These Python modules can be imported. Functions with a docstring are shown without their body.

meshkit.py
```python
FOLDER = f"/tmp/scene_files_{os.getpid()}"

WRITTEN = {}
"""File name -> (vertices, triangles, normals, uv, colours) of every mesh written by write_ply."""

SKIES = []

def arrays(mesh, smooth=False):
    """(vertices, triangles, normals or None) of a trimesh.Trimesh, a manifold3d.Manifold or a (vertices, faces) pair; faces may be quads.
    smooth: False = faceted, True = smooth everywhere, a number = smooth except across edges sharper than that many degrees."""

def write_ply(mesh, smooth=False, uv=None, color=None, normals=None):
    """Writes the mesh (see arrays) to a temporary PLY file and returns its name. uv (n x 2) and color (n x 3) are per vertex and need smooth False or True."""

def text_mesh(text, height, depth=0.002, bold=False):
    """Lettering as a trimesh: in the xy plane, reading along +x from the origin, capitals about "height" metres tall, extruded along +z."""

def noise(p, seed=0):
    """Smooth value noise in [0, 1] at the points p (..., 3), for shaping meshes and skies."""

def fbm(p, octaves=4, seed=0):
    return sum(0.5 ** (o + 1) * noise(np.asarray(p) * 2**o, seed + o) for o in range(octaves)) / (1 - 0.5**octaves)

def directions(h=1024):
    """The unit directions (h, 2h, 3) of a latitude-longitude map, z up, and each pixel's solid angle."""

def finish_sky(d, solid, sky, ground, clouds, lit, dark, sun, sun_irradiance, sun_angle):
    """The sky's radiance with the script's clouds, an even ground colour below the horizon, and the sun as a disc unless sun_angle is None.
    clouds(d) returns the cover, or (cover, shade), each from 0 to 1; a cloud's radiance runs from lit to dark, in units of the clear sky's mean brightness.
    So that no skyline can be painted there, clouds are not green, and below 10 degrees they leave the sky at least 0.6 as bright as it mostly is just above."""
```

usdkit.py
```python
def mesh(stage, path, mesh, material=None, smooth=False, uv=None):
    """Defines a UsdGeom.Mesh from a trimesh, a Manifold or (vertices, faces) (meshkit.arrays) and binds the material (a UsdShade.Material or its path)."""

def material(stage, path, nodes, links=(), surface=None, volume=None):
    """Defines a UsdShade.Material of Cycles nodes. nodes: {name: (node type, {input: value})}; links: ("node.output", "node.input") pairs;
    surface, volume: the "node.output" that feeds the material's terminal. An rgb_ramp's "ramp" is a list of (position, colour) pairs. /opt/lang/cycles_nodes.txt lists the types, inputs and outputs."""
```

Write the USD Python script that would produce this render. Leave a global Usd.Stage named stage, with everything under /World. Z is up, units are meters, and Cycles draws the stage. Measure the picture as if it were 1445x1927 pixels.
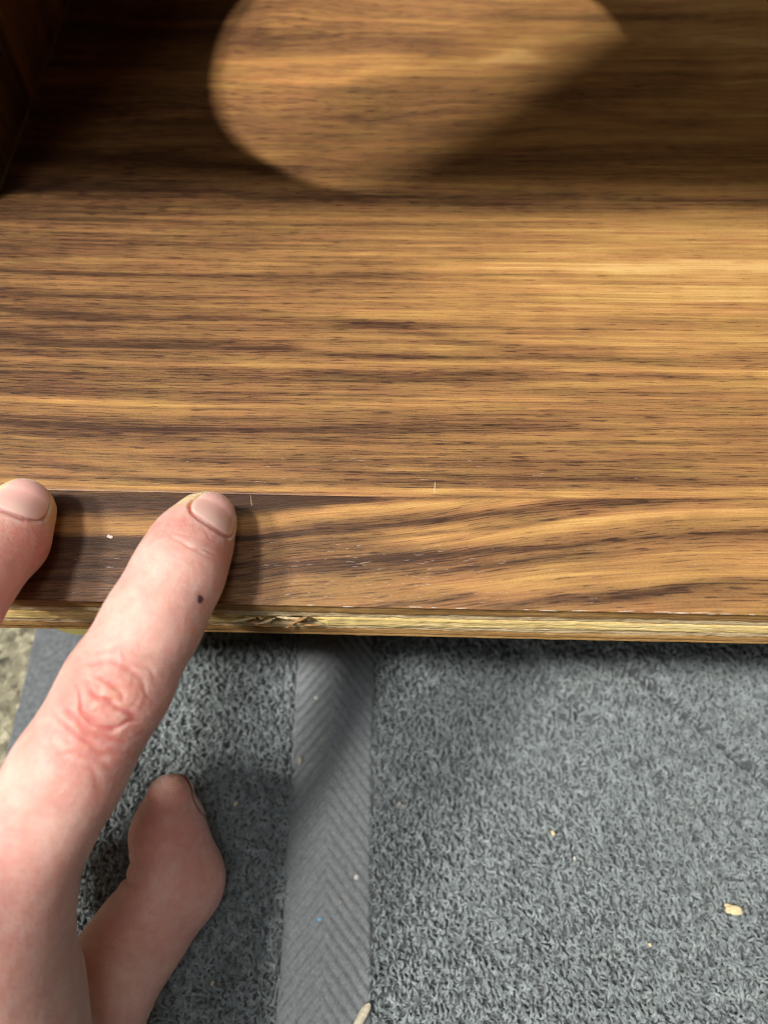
import math, numpy as np, trimesh, usdkit, meshkit
from scipy.spatial import cKDTree
from pxr import Gf, Sdf, Usd, UsdGeom, UsdLux, UsdShade, Vt

stage = Usd.Stage.CreateInMemory()
UsdGeom.SetStageUpAxis(stage, 'Z'); UsdGeom.SetStageMetersPerUnit(stage, 1.0)
UsdGeom.Xform.Define(stage, '/World'); UsdGeom.Scope.Define(stage, '/World/Looks')
MM = 0.001
BT = 90.0            # height of the shelf's top face over the floor, mm
TOPZ = 150.0         # clear height inside the cabinet
TH = 18.0            # its thickness

# ------------------------------------------------------------------ camera
cam = UsdGeom.Camera.Define(stage, '/World/camera')
_R = np.array([0.99970317, 0.02361894, -0.00597604]); _U = np.array([-0.01864716, 0.89964109, 0.43623182])
_F = np.array([-0.01567962, 0.43599089, -0.89981448]); EYE = np.array([0, -38.916, 208.0])
m = np.eye(4); m[0, :3], m[1, :3], m[2, :3], m[3, :3] = _R, _U, -_F, EYE * MM
cam.AddTransformOp().Set(Gf.Matrix4d(m.tolist()))
cam.CreateHorizontalApertureAttr(24.0); cam.CreateFocalLengthAttr(24.0 * 1335 / 1445)
cam.CreateClippingRangeAttr(Gf.Vec2f(0.01, 50))
cam.CreateFStopAttr(11.0); cam.CreateFocusDistanceAttr(0.137)
cam.CreateExposureAttr(0.0)

# ------------------------------------------------------------------ lamps and added fill lights
def aim(prim, pos, target):
    pos, target = np.array(pos, float), np.array(target, float)
    z = pos - target; z /= np.linalg.norm(z)
    x = np.cross([0, 0, 1.0] if abs(z[2]) < 0.99 else [0, 1.0, 0], z); x /= np.linalg.norm(x)
    y = np.cross(z, x); k = np.eye(4); k[0, :3], k[1, :3], k[2, :3], k[3, :3] = x, y, z, pos * MM
    UsdGeom.Xformable(prim).AddTransformOp().Set(Gf.Matrix4d(k.tolist()))

def disk(name, pos, target, radius, power, color, cone=None):
    """A round lamp of the given radius (mm) and radiant power (W)."""
    l = UsdLux.DiskLight.Define(stage, '/World/' + name)
    l.CreateRadiusAttr(radius * MM); l.CreateNormalizeAttr(True); l.CreateIntensityAttr(power); l.CreateColorAttr(Gf.Vec3f(*color))
    aim(l, pos, target); return l

def fill_panel(name, pos, target, w, h, power, color):
    l = UsdLux.RectLight.Define(stage, '/World/' + name)
    l.CreateWidthAttr(w * MM); l.CreateHeightAttr(h * MM); l.CreateNormalizeAttr(True); l.CreateIntensityAttr(power); l.CreateColorAttr(Gf.Vec3f(*color))
    aim(l, pos, target); return l

SPOT = np.array([6.0, 153.0, BT])       # where the round patch of light falls on the shelf
KEY_DIR = np.array([-0.38, -0.17, 1.0])
KEY_DIR2 = np.array([-0.74, -0.17, 1.0])
BACK_DIR = np.array([0.26, 0.26, 1.0])
disk('work_lamp', np.array([10, 20, BT]) + KEY_DIR * 1500, [10, 20, BT], 95, 6.6, (1.0, 0.96, 0.89))
disk('work_lamp_001', np.array([10, 20, BT]) + KEY_DIR2 * 1500, [10, 20, BT], 110, 10.2, (1.0, 0.96, 0.89))
fill_panel('ambient_fill', [260, -170, 2200], [0, 0, 60], 800, 500, 3.6, (0.93, 0.97, 1.0))  # soft overhead fill, added in place of ambient bounce
fill_panel('ambient_fill_001', [-650, -200, 2300], [0, 0, 60], 800, 500, 2.0, (0.95, 0.97, 1.0))  # second added fill, from the left
fill_panel('interior_fill', [-1500, -1900, 2000], [0, 0, 60], 1200, 1200, 5.5, (1.0, 0.96, 0.9))  # weak frontal fill, added to lift the cabinet interior
for k, off in enumerate(((-17, 9), (17, -9))):
    disk('twin_lamp' + ('', '_001')[k], SPOT + BACK_DIR * 1700 + [off[0], off[1], 0], SPOT, 16, 10.5, (1.0, 0.90, 0.76))

# ------------------------------------------------------------------ helpers
USED = {}
def numbered(parent, name):
    n = USED.get((parent, name), 0); USED[(parent, name)] = n + 1
    return f'{parent}/{name}' if n == 0 else f'{parent}/{name}_{n:03d}'
def tag(p, label=None, category=None, group=None, kind=None):
    p = p.GetPrim() if hasattr(p, 'GetPrim') else p
    for k, v in (('label', label), ('category', category), ('group', group), ('kind', kind)):
        if v: p.SetCustomDataByKey(k, v)
    return p
def xform(name, loc=(0, 0, 0), parent='/World'):
    x = UsdGeom.Xform.Define(stage, numbered(parent, name)); x.AddTranslateOp().Set(Gf.Vec3d(*[float(a) * MM for a in loc]))
    return str(x.GetPath())
def obj(name, mesh, mat, parent='/World', origin=(0, 0, 0), smooth=False, attrs=None):
    """One mesh (mm, world) under parent; parents are Xforms at origin (mm)."""
    v, f = (mesh.vertices, mesh.faces) if hasattr(mesh, 'vertices') else mesh
    v = (np.asarray(v, float) - np.asarray(origin)) * MM
    p = usdkit.mesh(stage, numbered(parent, name), (v, np.asarray(f)), '/World/Looks/' + mat, smooth=smooth)
    for k, a in (attrs or {}).items():
        a = np.asarray(a, np.float32)
        if a.ndim == 1:
            UsdGeom.PrimvarsAPI(p).CreatePrimvar(k, Sdf.ValueTypeNames.FloatArray, 'vertex').Set(Vt.FloatArray.FromNumpy(a))
        else:
            UsdGeom.PrimvarsAPI(p).CreatePrimvar(k, Sdf.ValueTypeNames.Float3Array, 'vertex').Set(Vt.Vec3fArray.FromNumpy(a))
    return str(p.GetPath())
def grid(nx, ny):
    i, j = np.meshgrid(np.arange(nx - 1), np.arange(ny - 1), indexing='ij')
    a = (i * ny + j).ravel(); b = ((i + 1) * ny + j).ravel()
    return np.concatenate([np.stack([a, b, b + 1], 1), np.stack([a, b + 1, a + 1], 1)])
def box(x0, x1, y0, y1, z0, z1):
    b = trimesh.creation.box([x1 - x0, y1 - y0, z1 - z0]); b.apply_translation([(x0 + x1) / 2, (y0 + y1) / 2, (z0 + z1) / 2]); return b
def n2(x, y, seed=0, z=0.0):
    x, y = np.broadcast_arrays(np.asarray(x, float), np.asarray(y, float))
    return meshkit.noise(np.stack([x + 500, y + 500, np.full(x.shape, 7.3 + z)], -1), seed) * 2 - 1
def f2(x, y, seed=0, o=4):
    x, y = np.broadcast_arrays(np.asarray(x, float), np.asarray(y, float))
    return meshkit.fbm(np.stack([x + 500, y + 500, np.full(x.shape, 3.7)], -1), o, seed) * 2 - 1
def M(name, nodes, links, surface='p.BSDF'):
    usdkit.material(stage, '/World/Looks/' + name, nodes, links, surface=surface)

# ------------------------------------------------------------------ materials
WOOD = [(0.0, (0.046, 0.022, 0.012)), (0.22, (0.098, 0.047, 0.022)), (0.42, (0.195, 0.100, 0.040)), (0.58, (0.285, 0.147, 0.054)),
        (0.75, (0.405, 0.216, 0.072)), (0.9, (0.52, 0.305, 0.106)), (1.0, (0.60, 0.385, 0.15))]
def wood_material(name, pore=1.0, rough=0.36, dark=1.0):
    # the attribute 'grain' carries (along the grain, across the grain, tone)
    M(name, {
        'a': ('attribute', {'attribute': 'grain'}), 's': ('separate_xyz', {}), 'c': ('combine_xyz', {'z': 0.0}),
        'm1': ('mapping', {'scale': (0.05, 4.2, 1)}), 'n1': ('noise_texture', {'scale': 1.0, 'detail': 3.0, 'roughness': 0.55}),
        'm2': ('mapping', {'scale': (0.19, 4.0, 1), 'location': (11, 3, 5)}), 'n2': ('noise_texture', {'scale': 1.0, 'detail': 1.5, 'roughness': 0.5}),
        'm3': ('mapping', {'scale': (0.20, 4.2, 1), 'location': (71, 31, 9)}), 'n3': ('noise_texture', {'scale': 1.0, 'detail': 1.0, 'roughness': 0.5}),
        'm4': ('mapping', {'scale': (1.7, 3.4, 1), 'rotation': (0, 0, 0.6)}), 'n4': ('noise_texture', {'scale': 1.0, 'detail': 2.0, 'roughness': 0.6}),
        'm5': ('mapping', {'scale': (0.05, 0.35, 1), 'location': (5, 9, 2)}), 'n5': ('noise_texture', {'scale': 1.0, 'detail': 2.0, 'roughness': 0.5}),
        't1': ('map_range', {'from_min': 0.25, 'from_max': 0.75, 'to_min': -0.17, 'to_max': 0.17}),
        't4': ('map_range', {'from_min': 0.25, 'from_max': 0.75, 'to_min': -0.06, 'to_max': 0.06}),
        'add1': ('math', {'math_type': 'add'}), 'add2': ('math', {'math_type': 'add'}),
        # pores: short dark dashes, more of them in the dark growth bands
        'th': ('map_range', {'from_min': 0.15, 'from_max': 0.8, 'to_min': 0.515, 'to_max': 0.635}),
        'sub': ('math', {'math_type': 'subtract'}),
        'pm': ('map_range', {'from_min': 0.0, 'from_max': 0.07, 'to_min': 0.0, 'to_max': 0.30 * pore, 'clamp': True}),
        'add3': ('math', {'math_type': 'subtract'}),
        'r': ('rgb_ramp', {'ramp': [(p, tuple(dark * x for x in c)) for p, c in WOOD]}),
        'hs': ('hsv', {'saturation': 1.0, 'value': 1.0, 'fac': 1.0}),
        'hv': ('map_range', {'from_min': 0.3, 'from_max': 0.7, 'to_min': 0.492, 'to_max': 0.507}),
        'rr': ('map_range', {'from_min': 0.3, 'from_max': 0.7, 'to_min': rough - 0.05, 'to_max': rough + 0.1}),
        'hsum': ('math', {'math_type': 'multiply_add', 'value2': -0.8}),
        'b': ('bump', {'strength': 0.22, 'distance': 0.00012}),
        'p': ('principled_bsdf', {'specular_ior_level': 0.42}),
    }, [('a.vector', 's.vector'), ('s.x', 'c.x'), ('s.y', 'c.y'),
        ('c.vector', 'm1.vector'), ('m1.vector', 'n1.vector'), ('c.vector', 'm2.vector'), ('m2.vector', 'n2.vector'),
        ('c.vector', 'm3.vector'), ('m3.vector', 'n3.vector'), ('c.vector', 'm4.vector'), ('m4.vector', 'n4.vector'), ('c.vector', 'm5.vector'), ('m5.vector', 'n5.vector'),
        ('n1.fac', 't1.value'), ('n4.fac', 't4.value'), ('s.z', 'add1.value1'), ('t1.result', 'add1.value2'), ('add1.value', 'add2.value1'), ('t4.result', 'add2.value2'),
        ('s.z', 'th.value'), ('n2.fac', 'sub.value1'), ('th.result', 'sub.value2'), ('sub.value', 'pm.value'),
        ('add2.value', 'add3.value1'), ('pm.result', 'add3.value2'), ('add3.value', 'r.fac'),
        ('r.color', 'hs.color'), ('n5.fac', 'hv.value'), ('hv.result', 'hs.hue'), ('hs.color', 'p.base_color'),
        ('n3.fac', 'rr.value'), ('rr.result', 'p.roughness'),
        ('pm.result', 'hsum.value1'), ('n4.fac', 'hsum.value3'), ('hsum.value', 'b.height'), ('b.normal', 'p.normal')])
wood_material('walnut_veneer')
wood_material('walnut_panel', dark=1.0)
def ply_material(name, ramp, sx=0.03, sz=0.75):
    M(name, {'g': ('geometry', {}), 'm': ('mapping', {'scale': (1000 * sx, 300, 1000 * sz)}), 'n': ('noise_texture', {'scale': 1.0, 'detail': 4.0, 'roughness': 0.62, 'distortion': 0.5}),
             'm2': ('mapping', {'scale': (420, 500, 3000)}), 'n2': ('noise_texture', {'scale': 1.0, 'detail': 3.0, 'roughness': 0.7}),
             'mx': ('math', {'math_type': 'multiply_add', 'value2': 0.6}), 'r': ('rgb_ramp', {'ramp': [(p + 0.07, c) for p, c in ramp]}),
             'b': ('bump', {'strength': 0.35, 'distance': 0.0002}), 'p': ('principled_bsdf', {'roughness': 0.9, 'diffuse_roughness': 1.0, 'specular_ior_level': 0.08})},
      [('g.position', 'm.vector'), ('m.vector', 'n.vector'), ('g.position', 'm2.vector'), ('m2.vector', 'n2.vector'), ('n2.fac', 'mx.value1'), ('n.fac', 'mx.value3'),
       ('mx.value', 'r.fac'), ('r.color', 'p.base_color'), ('mx.value', 'b.height'), ('b.normal', 'p.normal')])
ply_material('face_ply', [(0.45, (0.13, 0.068, 0.024)), (0.65, (0.24, 0.13, 0.045)), (0.85, (0.34, 0.20, 0.075)), (1.0, (0.46, 0.32, 0.14))])
ply_material('pale_ply', [(0.44, (0.12, 0.07, 0.030)), (0.56, (0.34, 0.235, 0.12)), (0.68, (0.62, 0.49, 0.30)), (0.78, (0.36, 0.24, 0.11)), (0.86, (0.66, 0.54, 0.34)), (1.0, (0.5, 0.37, 0.2))], 0.012, 0.65)
ply_material('core_ply', [(0.42, (0.36, 0.23, 0.08)), (0.54, (0.64, 0.47, 0.18)), (0.66, (0.74, 0.58, 0.25)), (0.76, (0.56, 0.40, 0.15)), (0.9, (0.80, 0.67, 0.36))])
ply_material('split_wood', [(0.3, (0.12, 0.042, 0.018)), (0.5, (0.32, 0.13, 0.045)), (0.7, (0.48, 0.25, 0.09)), (1.0, (0.75, 0.58, 0.33))], 0.5, 0.9)
def plain(name, color, rough=0.6, var=0.25, scale=900, bump=0.15, dist=0.0002, spec=0.4, **kw):
    lo, hi = [tuple(min(1, c * k) for c in color) for k in (1 - var, 1 + var)]
    M(name, {'g': ('geometry', {}), 'n': ('noise_texture', {'scale': scale, 'detail': 4.0, 'roughness': 0.6}), 'r': ('rgb_ramp', {'ramp': [(0.25, lo), (0.75, hi)]}),
             'b': ('bump', {'strength': bump, 'distance': dist}), 'p': ('principled_bsdf', {'roughness': rough, 'specular_ior_level': spec, **kw})},
      [('g.position', 'n.vector'), ('n.fac', 'r.fac'), ('r.color', 'p.base_color'), ('n.fac', 'b.height'), ('b.normal', 'p.normal')])
plain('splinter_wood', (0.72, 0.56, 0.32), 0.6, 0.3, 1500, 0.4)
plain('wood_fleck', (0.62, 0.52, 0.30), 0.55, 0.2, 1200, 0.3)
plain('grey_twig', (0.50, 0.45, 0.34), 0.7, 0.3, 1500, 0.4)
plain('white_lint', (0.62, 0.61, 0.56), 0.6, 0.1)
plain('tan_lint', (0.30, 0.27, 0.22), 0.6, 0.2)
plain('blue_lint', (0.12, 0.36, 0.60), 0.6, 0.1)
plain('pale_scratch', (0.55, 0.42, 0.29), 0.6, 0.2)
plain('dull_gleam', (0.16, 0.11, 0.06), 0.5, 0.2)
plain('white_flake', (0.46, 0.40, 0.36), 0.4, 0.1)
plain('olive_leg', (0.24, 0.20, 0.045), 0.45, 0.2, 200)
plain('fibre_and_glint', (0.60, 0.50, 0.42), 0.5, 0.3, 2500)
plain('mole_skin', (0.085, 0.035, 0.045), 0.5, 0.2, 3000)
plain('cardboard', (0.42, 0.30, 0.18), 0.8, 0.1, 120)
# concrete: aggregate specks, stains, pits
M('concrete', {'g': ('geometry', {}), 'n': ('noise_texture', {'scale': 240, 'detail': 6.0, 'roughness': 0.72}), 'v': ('voronoi_texture', {'scale': 330, 'randomness': 1.0}),
               'vc': ('separate_xyz', {}), 'r': ('rgb_ramp', {'ramp': [(0.28, (0.05, 0.047, 0.032)), (0.42, (0.15, 0.137, 0.092)), (0.58, (0.25, 0.232, 0.16)), (0.72, (0.42, 0.39, 0.27))]}),
               'mx': ('math', {'math_type': 'multiply_add', 'value2': 0.28}), 'o': ('math', {'math_type': 'subtract', 'value2': 0.12}),
               'b': ('bump', {'strength': 0.7, 'distance': 0.0012}), 'p': ('principled_bsdf', {'roughness': 0.75, 'specular_ior_level': 0.3})},
  [('g.position', 'n.vector'), ('g.position', 'v.vector'), ('v.color', 'vc.vector'), ('vc.x', 'mx.value1'), ('n.fac', 'mx.value3'), ('mx.value', 'o.value1'), ('o.value', 'r.fac'),
   ('r.color', 'p.base_color'), ('mx.value', 'b.height'), ('b.normal', 'p.normal')])
def cloth(name, lo, hi, scale, sheen=0.3):
    M(name, {'g': ('geometry', {}), 'n': ('noise_texture', {'scale': scale, 'detail': 4.0, 'roughness': 0.65}), 'r': ('rgb_ramp', {'ramp': [(0.3, lo), (0.7, hi)]}),
             'b': ('bump', {'strength': 0.5, 'distance': 0.0003}), 'p': ('principled_bsdf', {'roughness': 0.85, 'specular_ior_level': 0.2, 'sheen_weight': sheen, 'sheen_roughness': 0.5})},
      [('g.position', 'n.vector'), ('n.fac', 'r.fac'), ('r.color', 'p.base_color'), ('n.fac', 'b.height'), ('b.normal', 'p.normal')])
cloth('blanket_fabric', (0.045, 0.05, 0.053), (0.11, 0.12, 0.125), 1300)
cloth('blanket_pile', (0.098, 0.117, 0.121), (0.315, 0.357, 0.364), 420)
cloth('webbing', (0.15, 0.163, 0.172), (0.23, 0.247, 0.257), 900)
cloth('edge_binding', (0.085, 0.095, 0.102), (0.16, 0.175, 0.185), 700)
# skin: the attribute 'skin' carries (redness, pallor, 0)
M('skin', {'a': ('attribute', {'attribute': 'skin'}), 's': ('separate_xyz', {}), 'g': ('geometry', {}),
           'n': ('noise_texture', {'scale': 150, 'detail': 4.0, 'roughness': 0.6}), 'n2': ('noise_texture', {'scale': 1500, 'detail': 3.0, 'roughness': 0.6}),
           'v': ('voronoi_texture', {'scale': 1000, 'feature': 'distance_to_edge'}), 've': ('map_range', {'from_min': 0.0, 'from_max': 0.16, 'to_min': 0.0, 'to_max': 1.0, 'clamp': True}), 'mo': ('noise_texture', {'scale': 520, 'detail': 3.0, 'roughness': 0.6}), 'mr': ('map_range', {'from_min': 0.35, 'from_max': 0.75, 'to_min': -0.10, 'to_max': 0.20}), 'ra': ('math', {'math_type': 'add', 'use_clamp': True}),
           'base': ('rgb_ramp', {'ramp': [(0.3, (0.62, 0.365, 0.305)), (0.5, (0.68, 0.425, 0.365)), (0.7, (0.73, 0.485, 0.42))]}),
           'red': ('mix', {'mix_type': 'mix', 'color2': (0.54, 0.175, 0.15)}), 'pale': ('mix', {'mix_type': 'mix', 'color2': (0.76, 0.58, 0.32)}),
           'hh': ('math', {'math_type': 'multiply_add', 'value2': 0.5}),
           'b': ('bump', {'strength': 0.5, 'distance': 0.00016}),
           'p': ('principled_bsdf', {'roughness': 0.52, 'specular_ior_level': 0.36, 'subsurface_weight': 0.85, 'subsurface_scale': 0.0007, 'subsurface_radius': (1.0, 0.36, 0.2), 'subsurface_method': 'random_walk'})},
  [('a.vector', 's.vector'), ('g.position', 'n.vector'), ('g.position', 'n2.vector'), ('g.position', 'v.vector'), ('n.fac', 'base.fac'), ('base.color', 'red.color1'), ('g.position', 'mo.vector'), ('mo.fac', 'mr.value'), ('s.x', 'ra.value1'), ('mr.result', 'ra.value2'), ('ra.value', 'red.fac'),
   ('red.color', 'pale.color1'), ('s.y', 'pale.fac'), ('pale.color', 'p.base_color'), ('v.distance', 've.value'), ('ve.result', 'hh.value1'), ('n2.fac', 'hh.value3'), ('hh.value', 'b.height'), ('b.normal', 'p.normal')])
M('nail', {'a': ('attribute', {'attribute': 'skin'}), 's': ('separate_xyz', {}), 'red': ('mix', {'mix_type': 'mix', 'color1': (0.76, 0.47, 0.42), 'color2': (0.74, 0.38, 0.34)}),
           'pale': ('mix', {'mix_type': 'mix', 'color2': (0.82, 0.68, 0.54)}),
           'p': ('principled_bsdf', {'roughness': 0.3, 'specular_ior_level': 0.5})},
  [('a.vector', 's.vector'), ('s.x', 'red.fac'), ('red.color', 'pale.color1'), ('s.y', 'pale.fac'), ('pale.color', 'p.base_color')])

# streaks of the figure on the shelf, one deepened for shade: (half width mm, tone, points on the board in mm)
STREAKS_REAR = [
    (1.26, 0.30, [(-89.5, 78.8), (-67.9, 78.7), (-38.1, 78.2), (-3.5, 78.1), (29.2, 79.7), (81.5, 80.6)]),
    (0.95, 0.38, [(-82.7, 52.6), (-71.3, 51.7), (-49.1, 51.2), (-27.2, 51.2), (-2.9, 51.8), (27.4, 52.8), (38.2, 52.2), (75.3, 51.3)]),
    (0.76, 0.25, [(-80.0, 42.7), (-63.7, 41.7), (-36.8, 40.9), (-2.7, 42.5), (26.8, 43.8)]),
    (0.59, 0.18, [(-77.8, 34.1), (-56.3, 31.5), (-35.5, 30.8), (-2.4, 30.5), (36.2, 32.0), (71.7, 34.3)]),
    (1.01, 0.42, [(-95.2, 22.9), (-64.7, 22.7), (-44.5, 22.7), (-26.4, 22.4), (-2.2, 22.1), (15.5, 22.8), (35.3, 22.8), (69.5, 23.9)]),
    (7.12, 0.20, [(11.5, 74.7), (52.3, 76.9), (81.0, 78.2)]),
    (0.97, 0.20, [(-90.7, 83.2), (-66.3, 82.8), (-3.6, 83.1)]),
    (0.78, -0.25, [(-88.9, 76.3), (-76.9, 75.9), (-59.0, 75.7), (-41.2, 75.3), (-3.5, 76.3)]),
    (0.87, -0.42, [(-85.9, 65.1), (-74.2, 64.4), (-62.5, 63.2), (-53.3, 62.9), (-39.8, 63.7), (-3.2, 62.8)]),
    (0.98, -0.45, [(-84.1, 58.2), (-72.5, 57.0), (-55.6, 56.6), (-38.8, 56.2), (-29.8, 55.7)]),
    (1.10, -0.30, [(-78.6, 37.0), (-67.9, 36.6), (-51.9, 35.6), (-41.3, 35.0), (-20.4, 35.0), (-2.5, 36.0), (26.4, 37.8)]),
    (0.69, -0.40, [(-76.3, 28.5), (-67.8, 27.5), (-57.3, 26.0), (-46.8, 24.4), (-34.5, 23.3)]),
    (1.33, -0.26, [(-40.1, 49.3), (-26.9, 48.9), (-2.8, 48.5), (16.4, 49.8)]),
    (1.60, -0.28, [(-37.2, 27.9), (-2.3, 26.7), (25.6, 25.3), (70.1, 26.8)]),
    (1.10, -0.25, [(-3.2, 62.8), (27.6, 56.1), (60.3, 55.0), (76.3, 55.9)]),
    (0.82, -0.30, [(-23.2, 55.8), (-3.0, 53.8), (27.5, 54.4)]),
    (1.61, -0.50, [(-95.7, 102.5), (-57.4, 102.1), (-28.2, 101.0), (30.6, 100.0), (85.7, 100.6)]),
    (1.51, -0.35, [(-99.0, 115.0), (-72.3, 113.1), (-46.0, 112.0), (-30.2, 109.1)]),
    (1.91, -0.30, [(16.0, 113.0), (44.5, 115.0), (89.1, 117.0)]),
    (2.66, 0.38, [(-98.0, 143.8), (-71.3, 144.2), (-47.3, 143.7), (-36.1, 143.8), (-19.3, 144.1), (-8.3, 148.0), (5.8, 150.0), (19.9, 151.8), (30.7, 155.1)]),
    (2.39, 0.34, [(30.7, 155.1), (28.7, 157.9), (24.5, 159.7), (34.7, 161.7), (47.8, 163.3), (78.1, 163.3), (98.6, 162.1)]),
    (4.32, -0.30, [(-37.5, 158.6), (-20.2, 160.0), (-5.8, 161.4), (5.8, 160.9)]),
    (3.04, -0.25, [(-8.0, 139.4), (3.0, 140.0), (14.0, 139.8)]),
    (1.1, -0.35, [(-11.1, 128.6), (-9.0, 128.1), (-6.7, 128.6)]),
    (5.36, -0.15, [(-37.1, 126.5), (-9.0, 128.1), (12.4, 127.2)]),
    (3.99, -0.35, [(44.1, 138.5), (58.1, 141.9), (69.6, 145.3), (74.3, 148.7)]),
    (2.02, -0.22, [(46.2, 132.6), (56.6, 129.9), (66.9, 127.3), (73.7, 128.6)]),
    (2.50, -0.30, [(28.1, 172.8), (57.6, 172.7), (100.6, 171.3)]),
    (2.29, 0.30, [(-45.3, 150.4), (-28.3, 151.8), (-8.5, 153.7)]),
    (1.75, 0.22, [(-41.2, 115.0), (-20.4, 116.3), (5.7, 117.6), (31.9, 120.0)]),
    (1.88, -0.20, [(-90.4, 129.2), (-83.1, 133.4), (-73.8, 131.5), (-68.1, 126.4), (-48.0, 127.7)]),
    (7.42, -0.25, [(-97.0, 163.8), (-67.7, 165.4), (-45.7, 166.9)]),
]
STREAKS_FRONT = [
    (2.00, -0.68, [(-89.1, 19.6), (-68.9, 19.2), (-62.9, 19.0), (-44.0, 19.3), (-29.1, 19.6)]),
    (1.22, -0.55, [(-29.1, 20.0), (-18.2, 20.2), (-9.3, 20.6)]),
    (0.56, -0.40, [(-9.3, 20.8), (-0.4, 21.1), (8.5, 21.3)]),
    (1.31, 0.42, [(-82.3, 13.7), (-61.9, 14.7), (-48.2, 15.0), (-28.6, 15.5), (-14.1, 17.7), (-2.1, 19.5), (10.5, 20.4), (21.4, 20.9)]),
    (0.65, -0.50, [(-61.1, 11.4), (-28.2, 12.2), (-17.7, 13.7), (-4.2, 15.1), (8.5, 16.9), (21.3, 19.1), (31.2, 20.4), (43.1, 21.4), (55.0, 22.2)]),
    (0.43, -0.30, [(-28.1, 10.6), (-4.1, 13.0), (13.3, 14.9), (25.0, 16.5), (34.9, 18.8)]),
    (1.52, 0.42, [(5.5, 13.2), (17.6, 14.5), (29.8, 16.1), (39.7, 17.9), (49.6, 19.2), (63.5, 20.5)]),
    (0.52, -0.40, [(-27.7, 7.1), (-8.7, 8.4), (5.5, 9.7), (17.5, 11.1), (29.5, 11.8), (38.2, 13.1), (48.9, 14.3), (56.7, 15.0), (67.8, 15.8)]),
    (1.64, -0.25, [(-27.5, 5.3), (-3.9, 7.3), (15.0, 8.4), (34.1, 10.4)]),
    (1.02, 0.25, [(-13.2, 3.8), (17.3, 5.5), (38.7, 8.9), (66.7, 10.6)]),
    (1.11, 0.25, [(17.2, 3.7), (43.1, 6.5), (66.1, 7.5)]),
    (0.69, -0.42, [(20.3, 0.6), (28.6, 1.8), (40.7, 2.8), (52.2, 5.2), (65.9, 6.5)]),
    (0.49, -0.30, [(-0.0, -0.0), (14.8, 2.5)]),
    (6.24, -0.42, [(-79.9, 5.4), (-56.3, 6.9), (-49.6, 7.1)]),  # dark brown at left, deepened to stand in for shade between the fingers
    (0.96, 0.30, [(-66.4, 13.0), (-47.9, 13.4), (-40.1, 13.5)]),
]

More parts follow.
